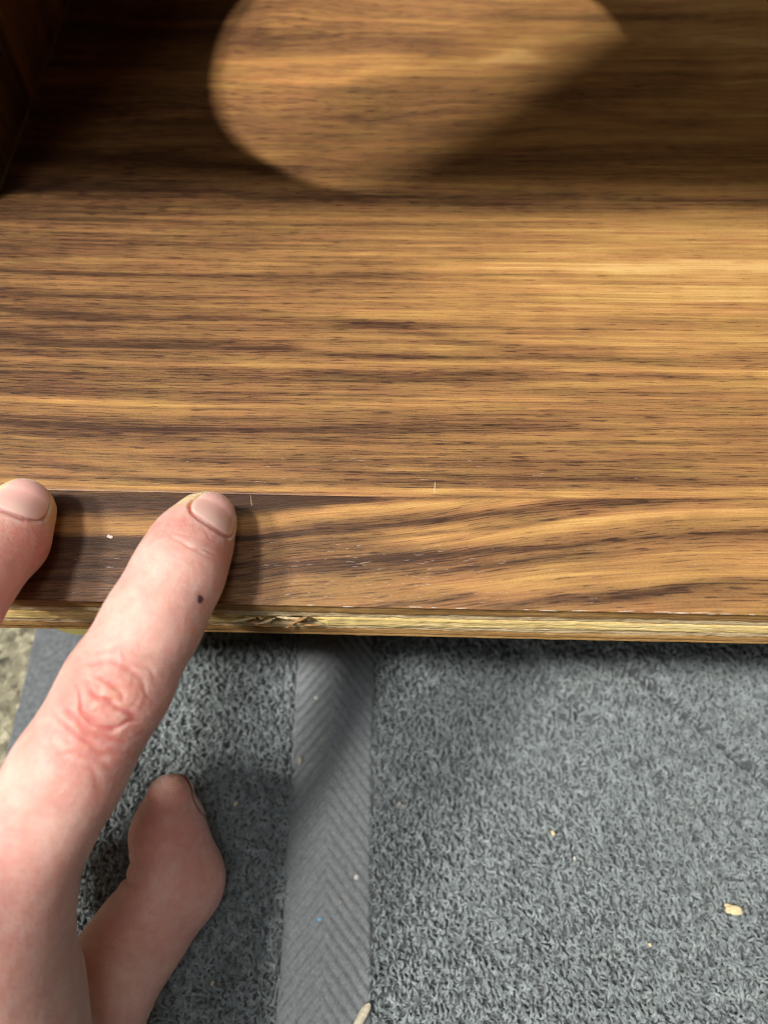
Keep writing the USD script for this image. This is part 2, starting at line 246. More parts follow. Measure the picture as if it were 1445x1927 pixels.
# ------------------------------------------------------------------ cabinet: shelf, side panel, top panel
def spline(xs, ys, x):
    from scipy.interpolate import PchipInterpolator
    o = np.argsort(xs); xs, ys = np.array(xs)[o], np.array(ys)[o]
    f = PchipInterpolator(xs, ys); y = f(np.clip(x, xs[0], xs[-1])); return y
def streaks(X, Y, feats, power=0.6):
    t = np.zeros(X.shape)
    for k, (s, d, pts) in enumerate(feats):
        P = np.array(pts); x, y = P[:, 0], P[:, 1]
        if len(P) > 2 and (np.diff(x) > 0).all():
            yc = spline(x, y, X)
            end = np.maximum(x[0] - X, 0) + np.maximum(X - x[-1], 0)
            dy = (Y - yc) + 0.35 * s * n2(X / 9, Y / (2 * s), 31 + k) + 0.3 * s * n2(X / 2.5, Y / s, 131 + k)
            w = s * (1 + 0.4 * n2(X / 14, 0 * X, 77 + k))
            a = np.exp(-(np.abs(dy) / (1.25 * w)) ** 2.2) * np.exp(-(end / 9) ** 2)
        else:
            seg = np.concatenate([np.linspace(P[i], P[i + 1], 40) for i in range(len(P) - 1)])
            q = np.stack([X.ravel() + 2.5 * n2(X / 7, Y / 3, 5).ravel(), 1.0 * Y.ravel() + 0.5 * s * n2(X / 6, Y / 4, 9).ravel()], 1)
            dd = cKDTree(seg * [0.4, 1]).query(q * [0.4, 1])[0].reshape(X.shape)
            a = np.exp(-(dd / (1.1 * s)) ** 2)
        t += power * d * a * (0.85 + 0.35 * n2(X / 22, Y / 3, 55 + k))
    return t
def grain_noise(X, g, seed, amps=(0.05, 0.10, 0.14, 0.15, 0.13), waves=(9.0, 3.6, 1.5, 0.7, 0.36), length=(120, 80, 55, 34, 18)):
    return sum(a * n2(X / l, g / w, seed + k) for k, (a, w, l) in enumerate(zip(amps, waves, length)))
def seam_y(x): return spline([-150, -95, -64, -34, 8, 25, 69, 180], [22.0, 21.8, 21.6, 21.5, 21.4, 21.6, 22.5, 24], x)
X0, X1, DEPTH = -95.8, 190.0, 330.0

cab = xform('cabinet', (0, 0, 0))
tag(stage.GetPrimAtPath(cab), 'walnut veneered cabinet whose bare plywood shelf edge is chipped, a round patch of light inside', 'cabinet')
core = obj('shelf', box(X0 + 0.02, X1, 1.6, DEPTH, BT - TH + 0.6, BT - 0.7), 'face_ply', cab)

def leaf(name, xs, y_of, tone, grain):
    nx, ny = len(xs), y_of.shape[1]
    X = np.repeat(xs[:, None], ny, 1); Y = y_of
    Z = BT + 0.015 * n2(X / 6, Y / 2, 3)
    e = np.zeros_like(X)
    g = grain(X, Y); t = np.clip(tone(X, Y, g), 0.02, 0.98)
    Z[:, -1 if name == 'front' else 0] -= 0.05 * np.clip((14 - xs) / 30, 0, 1)
    v = np.stack([X, Y, Z], -1).reshape(-1, 3)
    return obj('veneer_leaf', (v, grid(nx, ny)), 'walnut_veneer', core, smooth=True, attrs={'grain': np.stack([X, g, t], -1).reshape(-1, 3)})

xs = np.arange(X0, X1 + 0.1, 0.8)
# front leaf: slanting flame figure between the front edge and the joint
ys = np.linspace(0, 1, 120)
ysm = seam_y(xs) - 0.015
edge = 0.18 * n2(xs / 3, 0 * xs, 8) + 0.1 * n2(xs / 0.9, 0 * xs, 9)
Yf = (-0.15 + 0.25 * edge)[:, None] * (1 - ys) + ysm[:, None] * ys
def front_curve(X): return spline([-96, -61, -28, -17.7, -4, 8.5, 21, 31, 43, 55, 80, 190], [8.6, 11.0, 12.2, 13.7, 15.1, 16.9, 19.1, 20.4, 21.4, 22.2, 23, 24], X)
def front_grain(X, Y): return Y - front_curve(X) * np.clip(1.15 - 0.012 * np.abs(Y - front_curve(X)), 0.6, 1.1) + 0.3 * n2(X / 18, Y / 6, 61)
def front_tone(X, Y, g):
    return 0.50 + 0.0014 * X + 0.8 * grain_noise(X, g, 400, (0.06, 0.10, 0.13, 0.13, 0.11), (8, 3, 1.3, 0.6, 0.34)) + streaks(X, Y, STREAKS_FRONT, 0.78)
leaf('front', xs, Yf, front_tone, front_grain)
# rear leaf: straight stripes that open into a figured heart further back
yr = np.concatenate([np.arange(0, 80, 0.2), np.arange(80, DEPTH - 22, 0.7)])
Yr = (seam_y(xs) + 0.015)[:, None] + yr[None, :] * (DEPTH - seam_y(xs)[:, None]) / yr[-1]
def rear_grain(X, Y):
    far = np.clip((Y - 95) / 45, 0, 1); far = far * far * (3 - 2 * far)
    base = Y - 0.9 * n2(X / 60, Y / 30, 71) - spline([-96, -40, 0, 40, 100, 190], [0.8, 0, 0, 0.6, 1.0, 1.6], X)
    loops = 3 * np.exp(-((X + 8) / 30) ** 2 - ((Y - 128) / 8) ** 2) - 5 * np.exp(-((X - 66) / 20) ** 2 - ((Y - 143) / 9) ** 2) + 5 * np.exp(-((X + 82) / 18) ** 2 - ((Y - 126) / 10) ** 2) + 4.5 * n2(X / 34, Y / 16, 72) + 1.0 * n2(X / 12, Y / 9, 73)
    return base + far * loops
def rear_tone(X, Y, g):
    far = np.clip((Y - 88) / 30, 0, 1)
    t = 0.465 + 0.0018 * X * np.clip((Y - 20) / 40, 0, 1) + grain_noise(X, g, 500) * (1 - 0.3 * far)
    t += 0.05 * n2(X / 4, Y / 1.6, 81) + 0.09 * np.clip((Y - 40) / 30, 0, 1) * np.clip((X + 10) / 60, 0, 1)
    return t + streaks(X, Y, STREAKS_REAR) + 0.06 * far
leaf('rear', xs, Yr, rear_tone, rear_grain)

# front edge: the plies of the board, each with its own worn face
ply_z = [(BT - 0.75, BT - 0.02, 'face_ply', -0.05, 0.10), (BT - 4.6, BT - 0.78, 'face_ply', 0.10, 0.22), (BT - 7.5, BT - 4.63, 'pale_ply', 0.30, 0.35),
         (BT - 12.3, BT - 7.53, 'core_ply', 0.15, 0.30), (BT - 15.0, BT - 12.33, 'pale_ply', 0.30, 0.35), (BT - 17.2, BT - 15.03, 'face_ply', 0.1, 0.25), (BT - TH, BT - 17.23, 'face_ply', -0.1, 0.12)]
CHIP = (-29.5, -12.5)     # where the core has torn out
for k, (z0, z1, mat, rec, amp) in enumerate(ply_z):
    px = np.arange(X0, X1 + 0.1, 0.35); nz = max(3, int((z1 - z0) / 0.30) + 1); zz = np.linspace(0, 1, nz)
    XX = np.repeat(px[:, None], nz, 1); w = 0.45 * n2(px / 17, 0 * px, 90 + k) if 0 < k < 6 else 0 * px
    w2 = 0.45 * n2(px / 17, 0 * px, 91 + k) if 0 < k + 1 < 6 else 0 * px
    ZZ = 0 * XX + (z0 + (w[:, None] if k not in (5, 6) else 0))  * (1 - zz) + (z1 + (0.45 * n2(px / 17, 0 * px, 89 + k)[:, None] if k in (2, 3, 4, 5) else 0)) * zz
    YY = rec + 0.55 * amp * (0.55 * n2(px / 2.2, 0 * px, 20 + k)[:, None] + 0.5 * n2(XX / 5, ZZ / 0.55, 40 + k) + 0.35 * n2(XX / 1.0, ZZ / 0.3, 60 + k))
    YY = YY + 0.35 * np.clip(np.abs(zz - 0.5) * 2 - 0.72, 0, 1)[None, :] * (1 if 0 < k < 6 else 0.4)
    if k == 3:
        inside = np.clip((XX - CHIP[0]) / 2, 0, 1) * np.clip((CHIP[1] - XX) / 4, 0, 1)
        YY = YY + inside * (1.0 + 1.0 * n2(XX / 1.6, ZZ / 1.2, 11) + 0.9 * n2(XX / 0.7, ZZ / 0.5, 12))
    # close the strip: back to the core along its top and bottom
    front = np.stack([XX, YY, ZZ], -1); back0 = front[:, :1].copy(); back0[..., 1] = 5; back1 = front[:, -1:].copy(); back1[..., 1] = 5
    allv = np.concatenate([back0, front, back1], 1)
    obj('ply', (allv.reshape(-1, 3), grid(len(px), allv.shape[1])), mat, core, smooth=35)
# torn fibres in the chip
rs = np.random.RandomState(4)
def shard(p, d, l, w, t, bow=0.0):
    d = np.array(d) / np.linalg.norm(d); u = np.cross(d, [0, 1, 0.2]); u /= np.linalg.norm(u); n = np.cross(d, u)
    ring = []
    for s, k in ((0, 0.6), (0.35, 1), (0.7, 0.7), (1, 0.08)):
        c = np.array(p) + d * l * s + n * bow * math.sin(3 * s)
        ring += [c + u * w * k + n * t * k, c - u * w * k + n * t * k, c - u * w * k - n * t * k, c + u * w * k - n * t * k]
    f = []
    for a in range(3):
        for b in range(4):
            i, j = a * 4 + b, a * 4 + (b + 1) % 4; f += [[i, j, j + 4], [i, j + 4, i + 4]]
    f += [[0, 2, 1], [0, 3, 2], [12, 13, 14], [12, 14, 15]]
    return np.array(ring), np.array(f)
for k in range(10):
    x = rs.uniform(CHIP[0] + 1.5, CHIP[1] - 0.5); z = BT - 10 + rs.uniform(-1.9, 1.9)
    obj('torn_splinter', shard([x, 0.55 + rs.uniform(-0.5, 0.5), z], [rs.choice([-1, 1]) + rs.uniform(-.4, .4), rs.uniform(-0.5, 0.05), rs.uniform(-.14, .14)], rs.uniform(2.5, 6.0), rs.uniform(0.3, 1.0), rs.uniform(0.12, 0.3), 0.25),
        'split_wood' if k % 2 else 'splinter_wood', core)
# pale ragged bits along the top arris
for k in range(26):
    x = rs.uniform(-25, 112) if k % 2 else rs.uniform(45, 105); l = rs.uniform(0.8, 4.0)
    obj('ragged_fibre', shard([x, -0.08 + rs.uniform(-0.1, 0.1), BT + 0.02], [1, rs.uniform(-.05, .05), 0.02], l, rs.uniform(.05, .11), 0.05), 'fibre_and_glint', core)
# small scratches in the veneer
for (x, y, dx, dy, w) in ((-26.6, 19.0, -0.6, 2.6, 0.12), (7.3, 22.3, 0.1, 2.7, 0.08), (-6, 8, 2, .3, .06)):
    obj('scratch', shard([x, y, BT + 0.02], [dx, dy, 0], math.hypot(dx, dy), w, 0.03), 'pale_scratch', core)
# lamp glints on the pores, painted as tiny pale dashes
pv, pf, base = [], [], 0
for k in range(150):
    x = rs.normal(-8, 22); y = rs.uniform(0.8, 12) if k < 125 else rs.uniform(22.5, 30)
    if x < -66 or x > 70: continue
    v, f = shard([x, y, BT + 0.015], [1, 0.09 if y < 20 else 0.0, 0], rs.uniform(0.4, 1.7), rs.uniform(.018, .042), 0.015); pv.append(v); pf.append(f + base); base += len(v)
p = obj('painted_pore_glints', (np.concatenate(pv), np.concatenate(pf)), 'fibre_and_glint', core); tag(stage.GetPrimAtPath(p), kind='stuff')

# side panel on the left and the cabinet's top with its round cable hole, over the shelf
sy = np.arange(97.8, DEPTH, 1.0); sz = np.arange(-18, TOPZ, 1.4)
SY, SZ = np.meshgrid(sy, sz, indexing='ij')
SG = SY + 6 * n2(SZ / 70, SY / 30, 201) - 0.18 * SZ
ST = np.clip(0.38 + 1.2 * grain_noise(SZ, SG, 600, (0.2, 0.2, 0.12, 0.06), (14, 6, 2.5, 1)), 0.02, .95)
sp_ = obj('side_panel', box(X0 - 18, X0 - 0.4, 98, DEPTH, BT - TH - 2, BT + TOPZ), 'face_ply', cab)
sv = np.stack([np.full(SY.shape, X0 + 0.03), SY, BT + SZ], -1)
obj('panel_veneer', (sv.reshape(-1, 3), grid(len(sy), len(sz))[:, ::-1]), 'walnut_panel', sp_, smooth=True, attrs={'grain': np.stack([SZ, SG, ST], -1).reshape(-1, 3)})
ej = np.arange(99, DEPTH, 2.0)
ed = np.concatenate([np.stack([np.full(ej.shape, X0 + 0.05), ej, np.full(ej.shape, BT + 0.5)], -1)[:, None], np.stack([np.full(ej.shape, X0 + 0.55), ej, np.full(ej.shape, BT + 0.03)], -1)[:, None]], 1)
obj('seam_gleam', (ed.reshape(-1, 3), grid(len(ej), 2)[:, ::-1]), 'dull_gleam', sp_)  # hairline strip along the seam, its gleam put into the colour
from shapely.geometry import Polygon, Point
hole = SPOT[:2] + BACK_DIR[:2] * TOPZ
ha = np.arange(160) * 2 * np.pi / 160; pw = lambda v: np.sign(v) * np.abs(v) ** 0.82
hole_line = np.stack([hole[0] + 55 * (1 - TOPZ / 1700) * pw(np.cos(ha)), hole[1] + 51 * (1 - TOPZ / 1700) * pw(np.sin(ha))], 1)
top = Polygon([(X0 - 170, 64), (560, 64), (560, 460), (X0 - 170, 460)]).difference(Polygon(hole_line))
tp = trimesh.creation.extrude_polygon(top, 8, engine='earcut'); tp.apply_translation([0, 0, BT + TOPZ + 0.3])
obj('top_panel', tp, 'face_ply', cab)
obj('back_panel', box(X0, X1, DEPTH + 0.1, DEPTH + 9, BT - TH, BT + TOPZ), 'face_ply', cab)
# splayed leg under the shelf
leg = []
lt, lb = np.array([-55, 7.5, BT - TH + 0.4]), np.array([-42, 44, 7.0])
for s in np.linspace(0, 1, 9):
    c = lt * (1 - s) + lb * s; r = 15 * (1 - s) + 8 * s; a = np.arange(40) * 2 * np.pi / 40
    leg.append(np.stack([c[0] + r * np.sign(np.cos(a)) * np.abs(np.cos(a)) ** 0.6, c[1] + 0.6 * r * np.sign(np.sin(a)) * np.abs(np.sin(a)) ** 0.6, np.full(40, c[2])], -1))
lv = np.concatenate(leg + [[lt], [lb]]); lf = []
for i in range(8):
    for j in range(40):
        a, b = i * 40 + j, i * 40 + (j + 1) % 40; lf += [[a, a + 40, b + 40], [a, b + 40, b]]
for j in range(40): lf += [[360, j, (j + 1) % 40], [361, 320 + (j + 1) % 40, 320 + j]]
obj('leg', (lv, np.array(lf)[:, ::-1]), 'olive_leg', cab, smooth=40)

# a tall carton added out of view to clip the light through the hole
cx = xform('light_blocking_box', (0, 0, 0))
tag(stage.GetPrimAtPath(cx), 'unseen tall cardboard box added on the cabinet top to block light through the cable hole', 'box')
c0 = np.array([28, 122]) + BACK_DIR[:2] * TOPZ; tdir = np.array([1, 1]) / 2 ** .5; ndir = np.array([1, -1]) / 2 ** .5
quad = Polygon([c0 + ndir * 75 - tdir * 40, c0 + ndir * 75 + tdir * 420, c0 + ndir * 260 + tdir * 420, c0 + ndir * 260 - tdir * 40])
bx = trimesh.creation.extrude_polygon(quad, 560, engine='earcut'); bx.apply_translation([0, 0, BT + TOPZ + 8.6])
added_flap = Polygon([c0 - ndir * 32 + tdir * 40, c0 - ndir * 32 + tdir * 400, c0 + ndir * 74.8 + tdir * 418, c0 + ndir * 74.8 - tdir * 38])
fp = trimesh.creation.extrude_polygon(added_flap, 4, engine='earcut'); fp.apply_translation([0, 0, BT + TOPZ + 8.6 + 555])
obj('added_flap', fp, 'cardboard', cx)
obj('added_carton', bx, 'cardboard', cx)

# ------------------------------------------------------------------ floor and moving blanket
fx, fy = np.meshgrid(np.arange(-420, 421, 4.0), np.arange(-420, 521, 4.0), indexing='ij')
fl = obj('floor', (np.stack([fx, fy, 0.35 * n2(fx / 9, fy / 9, 301)], -1).reshape(-1, 3), grid(*fx.shape)), 'concrete', smooth=True)
tag(stage.GetPrimAtPath(fl), 'speckled tan concrete floor showing at the left beyond the grey blanket', 'floor', kind='structure')

def line_dist(x, y, a, b):
    a, b = np.array(a, float), np.array(b, float); d = b - a; L = np.hypot(*d); d /= L
    s = (x - a[0]) * d[0] + (y - a[1]) * d[1]; t = (x - a[0]) * -d[1] + (y - a[1]) * d[0]
    return s / L, t
def fade(s, lo=0.0, hi=1.0, w=0.15): return np.clip((s - lo) / w + 0.5, 0, 1) * np.clip((hi - s) / w + 0.5, 0, 1)
def crease(x, y):
    s, t = line_dist(x, y, (33, 18), (53, -4)); t = t + 0.9 * n2(x / 6, y / 6, 5)
    s2, t2 = line_dist(x, y, (62, 11), (96, -21)); t2 = t2 + 0.4 * n2(x / 8, y / 8, 6)
    return np.maximum(0.9 * fade(s) * np.exp(-(t / 1.9) ** 2), 1.1 * fade(s2) * np.exp(-(t2 / 1.0) ** 2))
def zb(x, y):
    z = 14.0 + 1.1 * n2(x / 45, y / 45, 311) + 0.5 * n2(x / 18, y / 18, 312)
    s, t = line_dist(x, y, (33, 18), (53, -4)); t = t + 0.9 * n2(x / 6, y / 6, 5)
    z = z - 3.6 * fade(s) * np.exp(-(t / 2.4) ** 2) + 1.6 * fade(s, w=.3) * np.exp(-((t - 7) / 5) ** 2) + 0.8 * fade(s, w=.3) * np.exp(-((t + 6) / 5) ** 2)
    s, t = line_dist(x, y, (62, 11), (96, -21)); t = t + 0.4 * n2(x / 8, y / 8, 6)
    z = z - 4.0 * fade(s) * np.exp(-(t / 1.3) ** 2) + 0.9 * fade(s, w=.3) * np.exp(-((t - 4) / 4) ** 2)
    # sag and slanting ridge right of the sewn band, shaped to stand in for a shadow
    w = x + 4.0 + 0.019 * (y - 4) + 1.0 * n2(y / 16, 0 * y, 313)
    low = np.clip(40 + 0.5 * y + 3 * n2(x / 25, y / 20, 315), 5, 60); dip = 0.34 * np.minimum(low, 40)
    z = z - dip * np.where(w < low, np.clip(w / low, 0, 1) ** 1.15, (1 + np.cos(np.clip((w - low) / 30, 0, 1) * np.pi)) / 2)
    s, t = line_dist(x, y, (98, -24), (60, -75)); z = z + 1.2 * np.exp(-(t / 25) ** 2)
    z = 1.2 + np.where(z > 4, z - 1.2, 2.8 * np.exp(np.minimum(z - 4, 0) / 2.8))
    return z
bl = xform('moving_blanket')
tag(stage.GetPrimAtPath(bl), 'grey looped-pile moving blanket with a sewn herringbone band, spread under the cabinet', 'blanket')
BX0 = -101.5
def left_edge(y): return BX0 + 0.8 * n2(y / 14, 0 * y, 320) + 0.35 * n2(y / 4, 0 * y, 321)
by = np.arange(-150, 240, 0.9); u = np.linspace(0, 1, 330)
BY = np.repeat(by[None], len(u), 0); BXm = left_edge(BY) + 0.8 + (230 - BX0) * u[:, None]
BZ = zb(BXm, BY) + 0.25 * n2(BXm / 1.5, BY / 1.5, 322)
topv = np.stack([BXm, BY, BZ], -1)
sk = topv[:1].copy(); sk[..., 2] = 0.3
topv = np.concatenate([sk, topv], 0)
fab = obj('fabric', (topv.reshape(-1, 3), grid(*topv.shape[:2])), 'blanket_fabric', bl, smooth=True)
# smooth folded binding along the left edge
def strip_mesh(x0, x1, y, height, nx):
    u = np.linspace(0, 1, nx); Y = np.repeat(y[None], nx, 0)
    X = x0(Y) + (x1(Y) - x0(Y)) * u[:, None]
    return X, Y, height(X, Y, np.repeat(u[:, None], len(y), 1))
ey = np.arange(-130, 200, 0.6)
EX, EY_, EZ = strip_mesh(lambda y: left_edge(y) - 0.4, lambda y: -82.0 + 0.5 * n2(y / 12, 0 * y, 325), ey,
    lambda X, Y, U: zb(X, Y) * np.clip(U / 0.09, 0, 1) ** 0.5 + 0.5 + 0.9 * np.clip((1 - U) / 0.05, 0, 1) ** .5 + 0.35 * n2(X / 3, Y / 14, 326) + 0.18 * n2(X / 1.2, Y / 1.2, 327), 40)
obj('edge_binding', (np.stack([EX, EY_, EZ], -1).reshape(-1, 3), grid(*EX.shape)), 'edge_binding', bl, smooth=True)
# herringbone webbing band
def wl(y): return -26.0 + (y - 4) * -0.019 + 0.35 * n2(y / 12, 0 * y, 330)
def wr(y): return -4.8 + (y - 4) * -0.019 + 0.35 * n2(y / 12, 0 * y, 331)
wy = np.arange(-105, 60, 0.22)
def web_h(X, Y, U):
    mid = 0.485 + 0.012 * n2(Y / 9, 0 * Y, 332)
    q = (Y * 1.0 + np.abs(U - mid) * 21.8 * 1.15) / 3.45 + 0.10 * n2(X / 3, Y / 6, 334)
    ridge = 0.5 + 0.5 * np.cos(2 * np.pi * q)
    yarn = 0.5 + 0.5 * np.cos(2 * np.pi * (np.abs(U - mid) * 21.8 * 0.9 - Y * 0.75) / 0.95 + 1.2 * n2(X / 2, Y / 2, 335))
    edge = np.clip(np.minimum(U, 1 - U) / 0.035, 0, 1) ** 0.5
    return zb(X, Y) + edge * (0.85 + 0.52 * ridge ** 0.8 + 0.20 * yarn * (0.4 + 0.6 * ridge) + 0.12 * n2(X / 0.7, Y / 0.7, 333)) 
WX, WY, WZ = strip_mesh(wl, wr, wy, web_h, 100)
obj('herringbone_band', (np.stack([WX, WY, WZ], -1).reshape(-1, 3), grid(*WX.shape)), 'webbing', bl, smooth=True)
# looped pile
rp = np.random.RandomState(12)
px, py = np.meshgrid(np.arange(-84, 128, 0.82), np.arange(-92, 46, 1.05), indexing='ij')
px, py = px.ravel(), py.ravel(); n0 = len(px)
px = px + rp.normal(0, 0.30, n0); py = py + rp.normal(0, 0.45, n0)
keep = ((px < wl(py) + rp.normal(-0.1, 0.35, n0)) | (px > wr(py) + rp.normal(0.1, 0.35, n0))) & (rp.rand(n0) > 0.06 + 0.10 * (n2(px / 3, py / 3, 340) > 0.35)) & ~(crease(px, py) > rp.rand(n0) * 1.3 + 0.25)
px, py = px[keep], py[keep]; n0 = len(px)
ang = np.pi / 2 + rp.normal(0, 0.62, n0) + 0.6 * n2(px / 6, py / 6, 341); L = rp.uniform(0.9, 2.2, n0); H = rp.uniform(0.4, 1.8, n0) * (1 + 0.35 * n2(px / 4, py / 5, 350)); side = rp.normal(0, 0.55, n0)
K = 9; s = np.linspace(0, 1, K)
dx, dy = np.cos(ang), np.sin(ang)
off = (s[None] - 0.5) * L[:, None] * 1.25 + 0.25 * np.sin(s[None] * np.pi) * rp.normal(0, 1, n0)[:, None]
lat = np.sin(s[None] * np.pi) * side[:, None] + 0.16 * np.sin(2 * np.pi * s[None]) * rp.normal(0, 1.3, n0)[:, None]
CX = px[:, None] + dx[:, None] * off - dy[:, None] * lat; CY = py[:, None] + dy[:, None] * off + dx[:, None] * lat
CZ = zb(px, py)[:, None] - 0.1 + np.sin(s[None] * np.pi) ** 0.8 * H[:, None]
pts = np.stack([CX, CY, CZ], -1).reshape(-1, 3) * MM
wid = (np.array([.45, .6, .72, .8, .84, .8, .72, .6, .45])[None] * rp.uniform(0.55, 0.95, n0)[:, None]).ravel() * MM
# stray fuzz
n1 = 14000; qx = rp.uniform(-83, 125, n1); qy = rp.uniform(-90, 44, n1); k1 = (qx < wl(qy) + 1) | (qx > wr(qy) - 1) | (rp.rand(n1) < 0.12); qx, qy = qx[k1], qy[k1]; n1 = len(qx)
a = rp.uniform(0, 2 * np.pi, n1); l = rp.uniform(0.8, 2.6, n1); ss = np.linspace(0, 1, K)[None]; cv = rp.normal(0, 1.4, n1)
FX = qx[:, None] + l[:, None] * ss * np.cos(a[:, None] + cv[:, None] * ss); FY = qy[:, None] + l[:, None] * ss * np.sin(a[:, None] + cv[:, None] * ss)
FZ = zb(qx, qy)[:, None] + 0.9 + rp.uniform(0.2, 1.0, n1)[:, None] * np.sin(ss * np.pi)
pts = np.concatenate([pts, np.stack([FX, FY, FZ], -1).reshape(-1, 3) * MM]); wid = np.concatenate([wid, np.full(n1 * K, 0.09 * MM)])
bc = UsdGeom.BasisCurves.Define(stage, bl + '/looped_pile')
bc.CreateTypeAttr('linear'); bc.CreateCurveVertexCountsAttr(Vt.IntArray.FromNumpy(np.full(n0 + n1, K, np.int32)))
bc.CreatePointsAttr(Vt.Vec3fArray.FromNumpy(pts.astype(np.float32))); bc.CreateWidthsAttr(Vt.FloatArray.FromNumpy(wid.astype(np.float32))); bc.SetWidthsInterpolation('vertex')
UsdShade.MaterialBindingAPI.Apply(bc.GetPrim()).Bind(UsdShade.Material.Get(stage, '/World/Looks/blanket_pile'))
tag(bc, kind='stuff')

# ------------------------------------------------------------------ crumbs and lint on the blanket, a flake on the shelf
def pebble(x, y, z, rx, ry, rz, ang, seed, rough=0.18):
    b = trimesh.creation.icosphere(3, 1.0); v = b.vertices.copy()
    v = np.sign(v) * np.abs(v) ** 0.75
    v *= (1 + rough * (meshkit.noise(v * 1.6 + 20, seed)[:, None] - 0.5) * 2)
    v *= [rx, ry, rz]; c, s = math.cos(ang), math.sin(ang)
    v = np.stack([v[:, 0] * c - v[:, 1] * s, v[:, 0] * s + v[:, 1] * c, v[:, 2]], 1)
    return v + [x, y, z], b.faces
def crumb(name, label, cat, x, y, r, mat, seed, ang=0.0, group=None, z=None, rough=0.18):
    z = zb(np.array(x), np.array(y)) + 1.7 if z is None else z
    p = obj(name, pebble(x, y, z, *r, ang, seed, rough + 0.25), mat, smooth=True)
    tag(stage.GetPrimAtPath(p), label, cat, group)
crumb('wood_chip', 'small cream rounded wood chip lying alone on the grey pile at right', 'wood chip', 80.8, -48.5, (1.75, 1.0, 0.7), 'wood_fleck', 1, -0.25)
lints = [('white lint speck on the open grey pile, nearest to the wood chip', 45.1, -38.6, (.28, .5, .3), 'white_lint'),
         ('cream crumb just above the white speck in the middle of the grey pile', 40.8, -32.9, (.4, .55, .35), 'wood_fleck'),
         ('pale round crumb on the pile between the thumb tip and the herringbone band', -38.8, -28.1, (.5, .4, .35), 'wood_fleck'),
         ('bright white speck on the right edge of the herringbone band', -7.7, -43.8, (.6, .5, .4), 'white_lint'),
         ('tan crumb near the middle of the herringbone band beside the white speck', -11.2, -49.2, (.4, .3, .3), 'tan_lint'),
         ('tiny brown crumb high on the herringbone band', -17.8, -11.9, (.4, .35, .25), 'tan_lint'),
         ('tiny white speck on the band closest to the shelf edge', -20.2, -1.3, (.45, .35, .3), 'white_lint'),
         ('cream crumb on the dark pile beside the base of the thumb', -39.6, -66.1, (.25, .5, .3), 'wood_fleck'),
         ('beige smear of dust on the left edge of the herringbone band', -23.4, -17.5, (.5, .9, .10), 'tan_lint'),
         ('tan crumb on the pile right of the herringbone band', 2.5, -27.0, (.45, .4, .3), 'tan_lint'),
         ('pale crumb near the right edge of the blanket below the wood chip', 60.5, -56.0, (.3, .35, .3), 'wood_fleck')]
for k, (lab, x, y, r, mat) in enumerate(lints):
    on_band = wl(np.array(y)) < x < wr(np.array(y))
    crumb('lint_speck', lab, 'speck', x, y, r, mat, 10 + k, 0.4 * k, 'specks of dust and lint on the blanket', z=zb(np.array(x), np.array(y)) + (1.5 if on_band else 1.75))
crumb('lint_speck', 'tiny blue speck on the herringbone band', 'speck', -16.0, -52.8, (.5, .32, .25), 'blue_lint', 30, 0.3, 'specks of dust and lint on the blanket', z=zb(np.array(-16.), np.array(-52.8)) + 1.5)
crumb('paint_flake', 'tiny white flake on the walnut shelf between the two fingertips', 'flake', -51.8, 12.2, (.5, .26, .07), 'white_flake', 33, -0.35, z=BT + 0.12, rough=.3)
tw = []; A, B = np.array([-9.5, -77.5]), np.array([-3.6, -68.9]); K2 = 16
for i in range(K2):
    s_ = i / (K2 - 1); c = A * (1 - s_) + B * s_; c = np.array([c[0], c[1], zb(c[0], c[1]) + 2.5 + 0.3 * math.sin(5 * s_)])
    d = np.append((B - A) / np.hypot(*(B - A)), 0); sd = np.array([-d[1], d[0], 0]); r = (1.25 - 0.5 * s_) * (1 + 0.25 * math.sin(9 * s_ + 1)) * (0.5 if i in (0, K2 - 1) else 1)
    a_ = np.arange(10) * 2 * np.pi / 10
    tw.append(c + r * (np.cos(a_)[:, None] * sd + 0.7 * np.sin(a_)[:, None] * [0, 0, 1]) * (1 + 0.2 * n2(a_ * 3, a_ * 0 + 7 * s_, 3))[:, None])
tv = np.concatenate(tw + [[tw[0].mean(0)], [tw[-1].mean(0)]]); tf = []
for i in range(K2 - 1):
    for j in range(10):
        a_, b_ = i * 10 + j, i * 10 + (j + 1) % 10; tf += [[a_, b_, b_ + 10], [a_, b_ + 10, a_ + 10]]
for j in range(10): tf += [[K2 * 10, (j + 1) % 10, j], [K2 * 10 + 1, (K2 - 1) * 10 + j, (K2 - 1) * 10 + (j + 1) % 10]]
p = obj('wood_sliver', (tv, np.array(tf)), 'grey_twig', smooth=50)
tag(stage.GetPrimAtPath(p), 'greyish wood sliver at the bottom end of the herringbone band', 'wood sliver')

# ------------------------------------------------------------------ the hand: one continuous surface
INDEX = [(-33.3, 12.4, 96.0, 5.9), (-34.4, 7.1, 98.1, 6.9), (-35.1, 1.6, 99.9, 7.35), (-37.9, -6.2, 99.5, 7.65), (-42.5, -16.1, 97.5, 8.25), (-49.0, -28.9, 94.2, 8.5), (-60.3, -48.2, 86.8, 10.3)]
MIDDLE = [(-65.7, 14.2, 96.0, 5.9), (-66.2, 8.1, 97.5, 6.8), (-68.3, 1.0, 100.7, 7.2), (-70.4, -18.3, 104.7, 8.5), (-69.5, -46.4, 96.6, 11)]
RING = [(-86.0, -46.0, 62.0, 5.8), (-88.0, -36.0, 66.0, 6.8), (-87.3, -34.0, 86.0, 7.8), (-80.9, -54.8, 94.3, 10.5)]
LITTLE = [(-95.0, -56.0, 58.0, 5), (-99.0, -48.0, 62.0, 6), (-100.0, -44.0, 79.0, 6.8), (-90.9, -61.2, 87.2, 9.5)]
